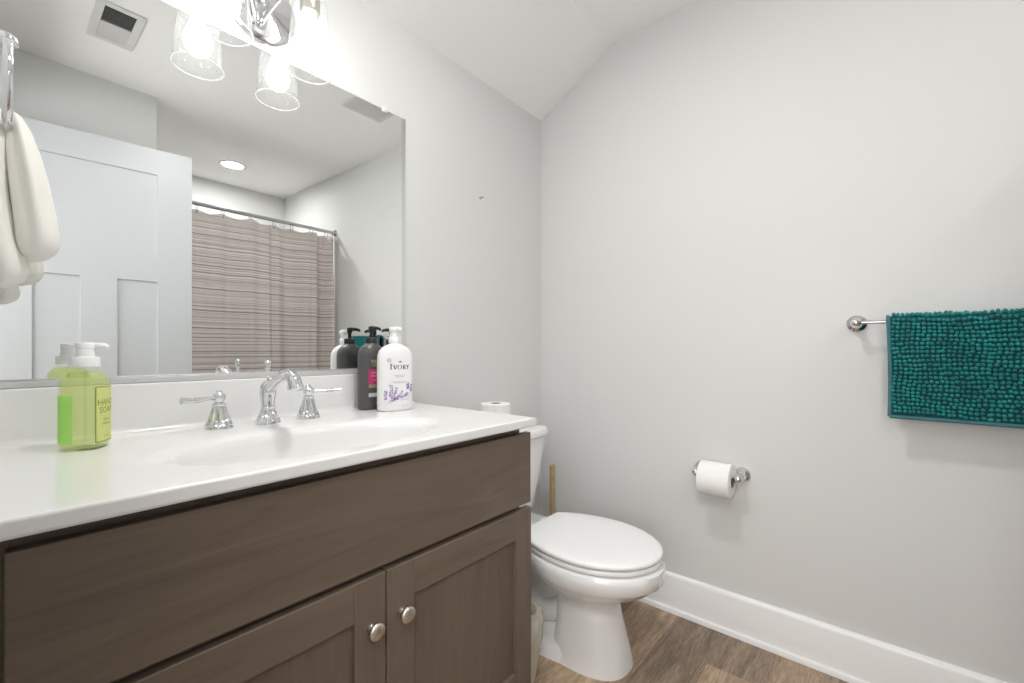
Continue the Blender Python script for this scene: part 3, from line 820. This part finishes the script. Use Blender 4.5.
loft(bm, [egg(.122, -.12, -.30, -.56, 0, nb=3, nf=3), egg(.121, -.12, -.30, -.56, .03, nb=3, nf=3), egg(.114, -.125, -.30, -.55, .050, nb=3, nf=3), egg(.092, -.13, -.30, -.53, .060, nb=3, nf=2.6), egg(.062, -.13, -.30, -.47, .072, nb=3), egg(.050, -.13, -.30, -.45, .10, nb=3), egg(.048, -.13, -.30, -.44, .17, nb=3), egg(.058, -.12, -.30, -.44, .23, nb=3), egg(.095, -.08, -.30, -.44, .28, nb=3.5), egg(.122, -.05, -.28, -.44, .32, nb=4), egg(.128, -.045, -.28, -.44, .345, nb=4), egg(.120, -.05, -.28, -.44, .352, nb=4)])
obj('pedestal_base', W_(bm), M_porc, toi, smooth=True, auto=55)
for s in (-1, 1):                                     # moulded trapway on each flank
    bm = bmesh.new()
    tr = spline([(TX+s*.030, -.44, .150), (TX+s*.040, -.385, .115), (TX+s*.046, -.335, .105), (TX+s*.050, -.275, .130), (TX+s*.066, -.235, .180), (TX+s*.064, -.205, .235), (TX+s*.058, -.17, .20), (TX+s*.055, -.155, .12), (TX+s*.055, -.15, .05)], 6)
    tube(bm, tr, .036, 20)
    obj('trapway', W_(bm), M_porc, toi, smooth=True)
def seat_outline(w_, yf, ybk, off, z, N=40):
    """ellipse cut straight across at the hinge end"""
    yc = -.518; a = w_-off; f = (yc-yf)-off; bk = .275-off*.5; yb = ybk-off
    pts = []
    tb = math.asin(min(1, (yb-yc)/bk))
    for i in range(N+1):                              # from back right, round the front, to back left
        t = tb - (PI+2*tb)*i/N
        s, c = math.sin(t), math.cos(t)
        pts.append((TX+a*c, yc+(bk if s > 0 else f)*s, z))
    # rounded hinge corners
    p0 = Vector(pts[0]); p1 = Vector(pts[-1])
    ins = []
    for q in (.06, .2, .5, .8, .94): ins.append(tuple(p1.lerp(p0, q)))
    return pts + ins
def slab(levels):
    bm = bmesh.new(); loft(bm, [seat_outline(.186, -.7455, yb, off, z) for off, z, yb in levels]); return bm
obj('seat', W_(slab([(.008, .3555, -.285), (.003, .357, -.285), (.002, .360, -.285), (.002, .367, -.285), (.004, .3695, -.285), (.008, .3705, -.285)])), M_seat, toi, smooth=True, auto=50)
bm = slab([(.008, .3735, -.295), (.002, .375, -.295), (0, .378, -.295), (0, .3835, -.295), (.0015, .3865, -.295), (.006, .389, -.295), (.016, .391, -.295), (.05, .3925, -.31), (.10, .3932, -.36)])
obj('lid', W_(bm), M_seat, toi, smooth=True, auto=50)
for s in (-1, 1):
    bm = bmesh.new(); box(bm, TX+s*.060-.018, TX+s*.060+.018, -.292, -.268, .353, .374); obj('hinge', W_(bm), M_seat, toi, bevel=.005)
bm = bmesh.new()
def tk(w_, y0, y1, z, n_=5): return [(TX+x, (y0+y1)/2+y, z) for x, y, z in sup(w_, (y1-y0)/2, z, n_, N=64)]
loft(bm, [tk(.125, -.155, -.045, .355, 4), tk(.142, -.168, -.035, .362, 4), tk(.152, -.174, -.03, .375, 5), tk(.180, -.190, -.022, .50, 5), tk(.203, -.203, -.018, .645, 5), tk(.203, -.203, -.018, .660, 5)])
obj('tank', W_(bm), M_porc, toi, smooth=True, auto=55)
bm = bmesh.new()
loft(bm, [tk(.205, -.206, -.016, .660, 5), tk(.213, -.213, -.012, .663, 5), tk(.215, -.215, -.010, .670, 5), tk(.214, -.214, -.011, .685, 5), tk(.210, -.210, -.014, .694, 5), tk(.200, -.200, -.02, .699, 5), tk(.165, -.175, -.035, .701, 5)])
obj('tank_lid', W_(bm), M_porc, toi, smooth=True, auto=55)

# ------------------------------------------------------------------ toilet paper
def tp_roll(r, length, M, core=.021):
    bm = bmesh.new()
    N = 56
    prof = [(core, 0), (r-.003, 0), (r, .002), (r, length-.002), (r-.003, length), (core, length)]
    lathe(bm, prof, N, M, None, False, False)
    bm2 = bmesh.new(); lathe(bm2, [(core, .0005), (core, length-.0005)], N, M, None, False, False)
    lathe(bm2, [(core-.001, length-.0005), (core-.001, .0005)], N, M, None, False, False)
    return bm, bm2
sp = thing('toilet_paper_roll', 'spare toilet paper roll standing on the toilet tank lid', 'toilet paper', (-.447, -.108, .7012))
a, b = tp_roll(.058, .105, Matrix.Identity(4)); obj('paper', a, M_paper, sp, smooth=True, auto=40); obj('core', b, M_card, sp, smooth=True)
HZ = .572; HX = -.068
th = thing('toilet_paper_holder', 'chrome toilet paper holder with two round posts on the right wall', 'toilet paper holder', (0, -.80, HZ))
def H_(bm):
    for v in bm.verts: v.co -= Vector((0, -.80, HZ))
    return bm
for y in (-.742, -.880):
    bm = bmesh.new()
    lathe(bm, [(.0275, 0), (.0275, .004), (.025, .008), (.017, .012), (.012, .018), (.0095, .030), (.009, .045), (.0115, .052), (.0145, .060), (.0150, .068), (.0130, .076), (.007, .081), (.001, .082)], 32, axis_mat((-.0005, y, HZ), (-1, 0, 0)), (12, .05, .0005, .0075))
    obj('post', H_(bm), M_chrome, th, smooth=True, auto=45)
bm = bmesh.new(); tube(bm, [(HX, -.745, HZ), (HX, -.876, HZ)], .0075, 18); obj('roller', H_(bm), M_chrome, th, smooth=True, auto=45)
RLY = -.748
rl = thing('toilet_paper_roll', 'toilet paper roll hanging on the chrome wall holder', 'toilet paper', (HX, -.811, HZ-.0130))
M = axis_mat((0, .052, 0), (0, -1, 0))
a, b = tp_roll(.0585, .104, M, .0205)
# loose sheet end lying against the front of the roll
sh = [(-.0590*math.cos(t), .0590*math.sin(t)) for t in [i*PI/2/8 for i in range(9)]]
obj('paper', a, M_paper, rl, smooth=True, auto=40); obj('core', b, M_card, rl, smooth=True)

# ------------------------------------------------------------------ towel bar and teal bath mat
BZ = 1.092; BX = -.068; BY0, BY1 = -1.196, -1.72
tb_ = thing('towel_bar', 'chrome towel bar with round flanges on the right wall', 'towel bar', (0, (BY0+BY1)/2, BZ))
def B_(bm):
    for v in bm.verts: v.co -= Vector((0, (BY0+BY1)/2, BZ))
    return bm
for y in (BY0, BY1):
    bm = bmesh.new()
    lathe(bm, [(.0265, 0), (.0265, .004), (.024, .008), (.016, .012), (.0115, .018), (.009, .032), (.0085, .048), (.0105, .054), (.0130, .061), (.0135, .069), (.0115, .076), (.006, .080), (.001, .081)], 32, axis_mat((-.0005, y, BZ), (-1, 0, 0)))
    obj('post', B_(bm), M_chrome, tb_, smooth=True, auto=45)
bm = bmesh.new(); tube(bm, [(BX, BY0, BZ), (BX, BY1, BZ)], .005, 16); obj('bar', B_(bm), M_rod, tb_, smooth=True, auto=45)
mat_ = thing('bath_mat', 'teal chenille bath mat folded over the towel bar', 'bath mat', (BX, -1.46, BZ))
MY0, MY1 = -1.268, -1.655
def mat_path(s):
    """profile across the fold: s<0 wall side, s>0 room side; returns (x, z, nx, nz)"""
    r = .0125; half = PI*r/2
    if s > half:  return (-r, -(s-half), -1, 0)
    if s < -half: return (r, -(-s-half), 1, 0)
    a = s/r
    return (-r*math.sin(a), r*math.cos(a), -math.sin(a), math.cos(a))
LF, LB = .285, .255
def warp(x, y, z):
    k = (y-MY1)/(MY0-MY1)
    fr = min(1, max(0, -z/.28))
    bul = .004*math.sin(7*y+2)*fr + .003*math.sin(19*y)*fr + .010*fr*(1-k)*(1 if x < 0 else -.2)
    return (x - bul, y + .004*math.sin(9*z)*(1 if k > .5 else -1), z + .004*math.sin(5*y) - .010*(1-k)*fr*0 + .004*(1-k))
bm = bmesh.new()
ns, ny = 60, 24; rows = []
for side in (0, 1):
    V = []
    for i in range(ns+1):
        s = -LB + (LF+LB)*i/ns; x, z, nx, nz = mat_path(s); o_ = .003*side
        V.append([bm.verts.new(Vector(warp(x+nx*o_, MY0+(MY1-MY0)*j/ny, z+nz*o_)) - Vector((0, -1.46, 0))) for j in range(ny+1)])
    rows.append(V)
for V in rows:
    for i in range(ns):
        for j in range(ny): bm.faces.new((V[i][j], V[i+1][j], V[i+1][j+1], V[i][j+1]))
for j in range(ny):
    for i in (0, ns): bm.faces.new((rows[0][i][j], rows[0][i][j+1], rows[1][i][j+1], rows[1][i][j]))
for i in range(ns):
    for j in (0, ny): bm.faces.new((rows[0][i][j], rows[0][i+1][j], rows[1][i+1][j], rows[1][i][j]))
obj('backing', bm, M_tealb, mat_, smooth=True)
ico = bmesh.new(); bmesh.ops.create_icosphere(ico, subdivisions=1, radius=1)
iv = [v.co.copy() for v in ico.verts]; ifc = [[v.index for v in f.verts] for f in ico.faces]; ico.free()
bm = bmesh.new()
pitch = .0108; s = -LB+.008
rnd = random.Random(3); ri = 0
while s < LF-.006:
    y = MY0-.009
    while y > MY1+.008:
        ss = s + rnd.uniform(-.0018, .0018) + .0025*math.sin(y*23+ri*.35); yy = y + rnd.uniform(-.0015, .0015) + .003*math.sin(ri*.5+y*20)
        x, z, nx, nz = mat_path(ss); hgt = rnd.uniform(.0062, .0086)
        c = Vector(warp(x+nx*hgt*.95, yy, z+nz*hgt*.95)) - Vector((0, -1.46, 0))
        r1 = rnd.uniform(.0043, .0053)
        vs = []
        ax = Vector((nx, 0, nz))
        for p in iv:
            q = p*r1 + ax*(p.dot(ax))*(hgt-r1)*.6
            vs.append(bm.verts.new(c+q))
        for f in ifc: bm.faces.new([vs[i] for i in f])
        y -= pitch*.93*rnd.uniform(.97, 1.03)
    s += pitch*1.02; ri += 1
o = obj('chenille_pile', bm, M_teal, mat_, smooth=True); o['kind'] = 'stuff'
bm = bmesh.new()                                      # bound edges
edge = []
for yv in (MY0, MY1):
    pts = []
    for i in range(ns+1):
        s = -LB + (LF+LB)*i/ns; x, z, nx, nz = mat_path(s)
        pts.append(Vector(warp(x+nx*.004, yv, z+nz*.004)) - Vector((0, -1.46, 0)))
    tube(bm, pts, .0052, 10, flat=.7)
for s in (LF, -LB):
    x, z, nx, nz = mat_path(s)
    tube(bm, [Vector(warp(x+nx*.004, MY0+(MY1-MY0)*j/ny, z+nz*.004)) - Vector((0, -1.46, 0)) for j in range(ny+1)], .0052, 10)
obj('binding', bm, M_tealbind, mat_, smooth=True)['label'] = 'grey-teal bound edge'

# ------------------------------------------------------------------ towel ring and hand towel
RYc = -.20; RXc = -1.689; RZc = 1.417; RR = .073
tr_ = thing('towel_ring', 'chrome towel ring on the left wall holding a cream hand towel', 'towel ring', (XL, RYc, RZc+RR))
def R_(bm):
    for v in bm.verts: v.co -= Vector((XL, RYc, RZc+RR))
    return bm
bm = bmesh.new()
lathe(bm, [(.027, 0), (.027, .004), (.024, .008), (.015, .013), (.010, .020), (.009, .036), (.0115, .042), (.0135, .050), (.0115, .058), (.004, .063)], 32, axis_mat((XL+.0005, RYc, RZc+RR+.008), (1, 0, 0)))
obj('post', R_(bm), M_chrome, tr_, smooth=True, auto=45)
bm = bmesh.new()
tube(bm, [(RXc, RYc+RR*math.cos(2*PI*i/64), RZc+RR*math.sin(2*PI*i/64)) for i in range(64)], .0062, 14, closed=True)
obj('ring', R_(bm), M_chrome, tr_, smooth=True)
ht = thing('hand_towel', 'cream terry hand towel hanging through the chrome ring at left', 'towel', (RXc, RYc, RZc-RR))
def flap(levels, seed, nf, name):
    """levels: (z, cx, cy, rx, ry, fold)"""
    bm = bmesh.new(); rings = []
    for z, cx, cy, rx, ry, fo in levels:
        rg = []
        for i in range(72):
            t = 2*PI*i/72
            k = 1 + fo*math.sin(nf*t+seed+z*6) + fo*.5*math.sin((nf+3)*t+2*seed)
            rg.append((cx-RXc + rx*math.cos(t)*k, cy-RYc + ry*math.sin(t)*(1+.4*(k-1)), z-(RZc-RR)))
        rings.append(rg)
    loft(bm, rings)
    return obj(name, bm, M_terry, ht, smooth=True)
# room-side flap, short; wall-side flap, longer; both pinched where the ring holds them
ty = RYc
flap([(1.382, -1.686, ty, .005, .022, .05), (1.376, -1.682, ty, .011, .032, .08), (1.360, -1.679, ty, .015, .036, .10), (1.325, -1.674, ty-.002, .019, .044, .12), (1.28, -1.668, ty-.004, .022, .052, .12), (1.235, -1.663, ty-.004, .024, .058, .10), (1.205, -1.660, ty-.004, .0255, .062, .08), (1.185, -1.659, ty-.004, .026, .063, .06), (1.170, -1.660, ty-.004, .0235, .060, .05), (1.160, -1.662, ty-.004, .017, .052, .04), (1.156, -1.664, ty-.004, .006, .040, .03)], .6, 5, 'front_fold')
flap([(1.382, -1.691, ty, .005, .022, .05), (1.374, -1.696, ty, .011, .032, .08), (1.355, -1.700, ty, .014, .036, .10), (1.31, -1.704, ty, .016, .046, .12), (1.25, -1.704, ty, .018, .056, .10), (1.19, -1.698, ty, .021, .064, .08), (1.155, -1.692, ty, .022, .066, .05), (1.135, -1.690, ty, .024, .066, .04), (1.121, -1.691, ty, .0205, .062, .03), (1.114, -1.692, ty, .0125, .052, .02), (1.111, -1.693, ty, .004, .042, .02)], 2.1, 4, 'back_fold')

# ------------------------------------------------------------------ shower rod, rings, curtain
SY, SZ = -2.0, 1.925
XA = -1.15
rod = thing('shower_rod', 'straight steel shower rod spanning the tub alcove', 'shower rod', (XA/2, SY, SZ))
bm = bmesh.new(); tube(bm, [(XA/2+.008, 0, 0), (-XA/2-.008, 0, 0)], .0125, 18); obj('rod', bm, M_rod, rod, smooth=True, auto=45)
for s in (-1, 1):
    bm = bmesh.new(); lathe(bm, [(.026, 0), (.026, .005), (.020, .012), (.0145, .016), (.0145, .030), (.0126, .031)], 28, axis_mat((-s*XA/2*1.0 - s*.0006, 0, 0), (-s, 0, 0)))
    obj('flange', bm, M_rod, rod, smooth=True, auto=45)
CXL, CXR = -1.13, -.010
hooks = [-.016, -.075, -.19, -.33, -.45, -.60, -.76, -.90, -1.04, -1.12]
hooks = [x for x in hooks if x > CXL]
def curt(x, z):
    t = (1.86-z)
    k = .55 + .45*min(1, t/.5)
    q = min(1, (CXR-x)/.5)
    amp = (.026 + .018*math.sin(x*3+1))*k
    fr = 34 + 26*max(0, 1-(CXR-x)/.28)
    y = amp*math.sin(fr*(CXR-x)) + .010*math.sin(13*x+2*z) + .004*math.sin(71*x)
    y += .022*math.tanh((x+.47)/.010)*(-1)*max(0, 1-abs(x+.47)/.25)
    if x > -.24: y += .011*math.sin(105*x)*min(1, (x+.24)/.06)
    return SY - .004 + y
bm = bmesh.new()
nx, nz = 320, 40; V = []
for i in range(nx+1):
    x = CXR + (CXL-CXR)*i/nx
    d = min(abs(x-h) for h in hooks); sag = .016*min(1, d/.065)**1.5
    col = []
    ztop = 1.893 - sag
    for j in range(nz+1):
        z = ztop + (.12-ztop)*(j/nz)
        xx = x
        col.append(bm.verts.new((xx-(-.58), curt(x, z)-SY, z-SZ)))
    V.append(col)
for i in range(nx):
    for j in range(nz): bm.faces.new((V[i][j], V[i+1][j], V[i+1][j+1], V[i][j+1]))
cu = obj('shower_curtain', bm, M_curtain, smooth=True, loc=(-.58, SY, SZ))
tag(cu, 'mauve and cream striped shower curtain hanging from the steel rod', 'shower curtain')
md = cu.modifiers.new('thick', 'SOLIDIFY'); md.thickness = .0015
def ring_bm():
    bm = bmesh.new()
    tube(bm, [(0, .021*math.sin(2*PI*i/28), -.012+.030*math.cos(2*PI*i/28)) for i in range(28)], .0021, 8, closed=True)
    return bm
proto = None
for i, x in enumerate(hooks):
    if proto is None:
        proto = obj('curtain_ring', ring_bm(), M_rod, smooth=True); o = proto
    else:
        o = proto.copy(); COL.objects.link(o)
    o.location = (x, SY, SZ-.0165)
    tag(o, 'small steel ring joining the striped curtain to the shower rod', 'curtain ring', 'curtain rings along the shower rod')

# ------------------------------------------------------------------ ceiling fittings (seen in the mirror, except the added fill downlight)
def tilt(y): return -math.atan2(2.405-2.322, 2.56)
def downlight(cx, cy, label, glow):
    cl = thing('recessed_light', label, 'ceiling light', (cx, cy, ceil_z(cy)))
    cl.rotation_euler = (tilt(cy), 0, 0)
    bm = bmesh.new(); lathe(bm, [(.070, -.001), (.086, -.0015), (.088, -.005), (.082, -.008), (.070, -.006), (.068, -.002)], 48, None, None, False, False); obj('trim_ring', bm, M_vent, cl, smooth=True, auto=50)
    bm = bmesh.new(); lathe(bm, [(.0685, -.003), (.05, -.0045), (.001, -.005)], 40, None, None, True, True); obj('lens', bm, glow, cl, smooth=True)
downlight(-.575, -2.42, 'round glowing recessed ceiling light above the shower curtain', M_can)
downlight(-1.15, -.74, 'added unseen recessed fill light over the sink side of the room', M_can_fill)  # fill lamp added out of view, hidden from the mirror too
def register(cx, cy, wx, wy, border, label, name, split, nsl):
    r = thing(name, label, 'vent', (cx, cy, ceil_z(cy))); r.rotation_euler = (tilt(cy), 0, 0)
    bm = bmesh.new()
    a, b = wx/2, wy/2; ia, ib = a-border, b-border
    for x0, x1, y0, y1 in ((-a, a, ib, b), (-a, a, -b, -ib), (-a, -ia, -ib, ib), (ia, a, -ib, ib)): box(bm, x0, x1, y0, y1, -.008, -.0005)
    if split: box(bm, -ia, ia, -.006, .006, -.0085, -.001)
    obj('frame', bm, M_vent, r, bevel=.002)
    obj('duct', boxbm(-ia, ia, -ib, ib, -.0012, -.0004), M_dark, r)
    bm = bmesh.new()
    for i in range(nsl):
        y = -ib + 2*ib*(i+.5)/nsl
        if split and abs(y) < .007: continue
        ang = (math.radians(38) if y < 0 else math.radians(-38)) if split else math.radians(30)
        dy, dz = math.cos(ang)*ib/nsl*.95, math.sin(ang)*ib/nsl*.95
        vs = [bm.verts.new(p) for p in ((-ia, y-dy, -.0048-dz), (ia, y-dy, -.0048-dz), (ia, y+dy, -.0048+dz), (-ia, y+dy, -.0048+dz), (-ia, y-dy, -.0042-dz), (ia, y-dy, -.0042-dz), (ia, y+dy, -.0042+dz), (-ia, y+dy, -.0042+dz))]
        for f in ((0,3,2,1),(4,5,6,7),(0,1,5,4),(1,2,6,5),(2,3,7,6),(3,0,4,7)): bm.faces.new([vs[q] for q in f])
    obj('louvers', bm, M_vent, r)
    return r
register(-1.385, -1.158, .146, .31, .026, 'white two-way ceiling register above the open door', 'ceiling_register', True, 22)
register(-.385, -.86, .24, .24, .018, 'white slotted square ceiling vent above the toilet, at the mirror top', 'ceiling_vent', False, 14)

# ------------------------------------------------------------------ small things by the toilet
st = tag(obj('wooden_stick', boxbm(-.011, .011, -.008, .008, 0, .485), M_woodstick, loc=(-.052, -.10, .001), bevel=.002), 'pale wooden stick standing in the corner behind the toilet', 'stick')
wbn = thing('waste_bin', 'small waste bin with a crumpled plastic liner between vanity and toilet', 'waste bin', (-.706, -.39, .001))
bm = bmesh.new()
loft(bm, [sup(.050, .075, 0, 3), sup(.053, .078, .01, 3), sup(.061, .090, .215, 3), sup(.063, .092, .220, 3), sup(.060, .089, .218, 3), sup(.051, .076, .014, 3)], True, True)
obj('bin', bm, M_bin, wbn, smooth=True, auto=50)
bm = bmesh.new(); rings = []
rg_ = random.Random(5)
ph = [rg_.uniform(0, 6.28) for _ in range(8)]
for z, k in ((.07, 1.16), (.10, 1.18), (.14, 1.15), (.17, 1.19), (.20, 1.22), (.225, 1.22), (.245, 1.18), (.262, 1.09), (.266, .99), (.256, .95), (.23, .92), (.18, .88)):
    r = []
    for i in range(72):
        t = 2*PI*i/72
        wob = .016*math.sin(7*t+ph[0]+z*40) + .013*math.sin(13*t+ph[1]-z*60) + .010*math.sin(23*t+ph[2]+z*90)
        if z < .08 and k > 1: zz = z + .03*math.sin(5*t+ph[3]) + .012*math.sin(11*t+ph[4])
        else: zz = z + .006*math.sin(6*t+ph[5])
        f = .80 + .2*min(1, z/.24)
        c, s_ = math.cos(t), math.sin(t)
        kk = k + wob*(2.2 if k > 1 else 1.2)
        r.append((.064*f*kk*math.copysign(abs(c)**.7, c), .093*f*kk*math.copysign(abs(s_)**.7, s_), zz*.92))
    rings.append(r)
loft(bm, rings, False, False)
obj('liner', bm, M_bag, wbn, smooth=True)['label'] = 'translucent yellowish plastic liner'
bm = bmesh.new()                                      # bare screw left in the wall
lathe(bm, [(.0055, 0), (.0050, .004), (.0022, .006), (.0020, .012), (.0036, .013), (.0036, .0155), (.001, .0165)], 16, axis_mat((0, 0, 0), (0, -1, 0)))
tag(obj('wall_screw', bm, M_rod, smooth=True, auto=40, loc=(-.424, -.0004, 1.635)), 'tiny bare screw left in the grey wall right of the mirror', 'screw')
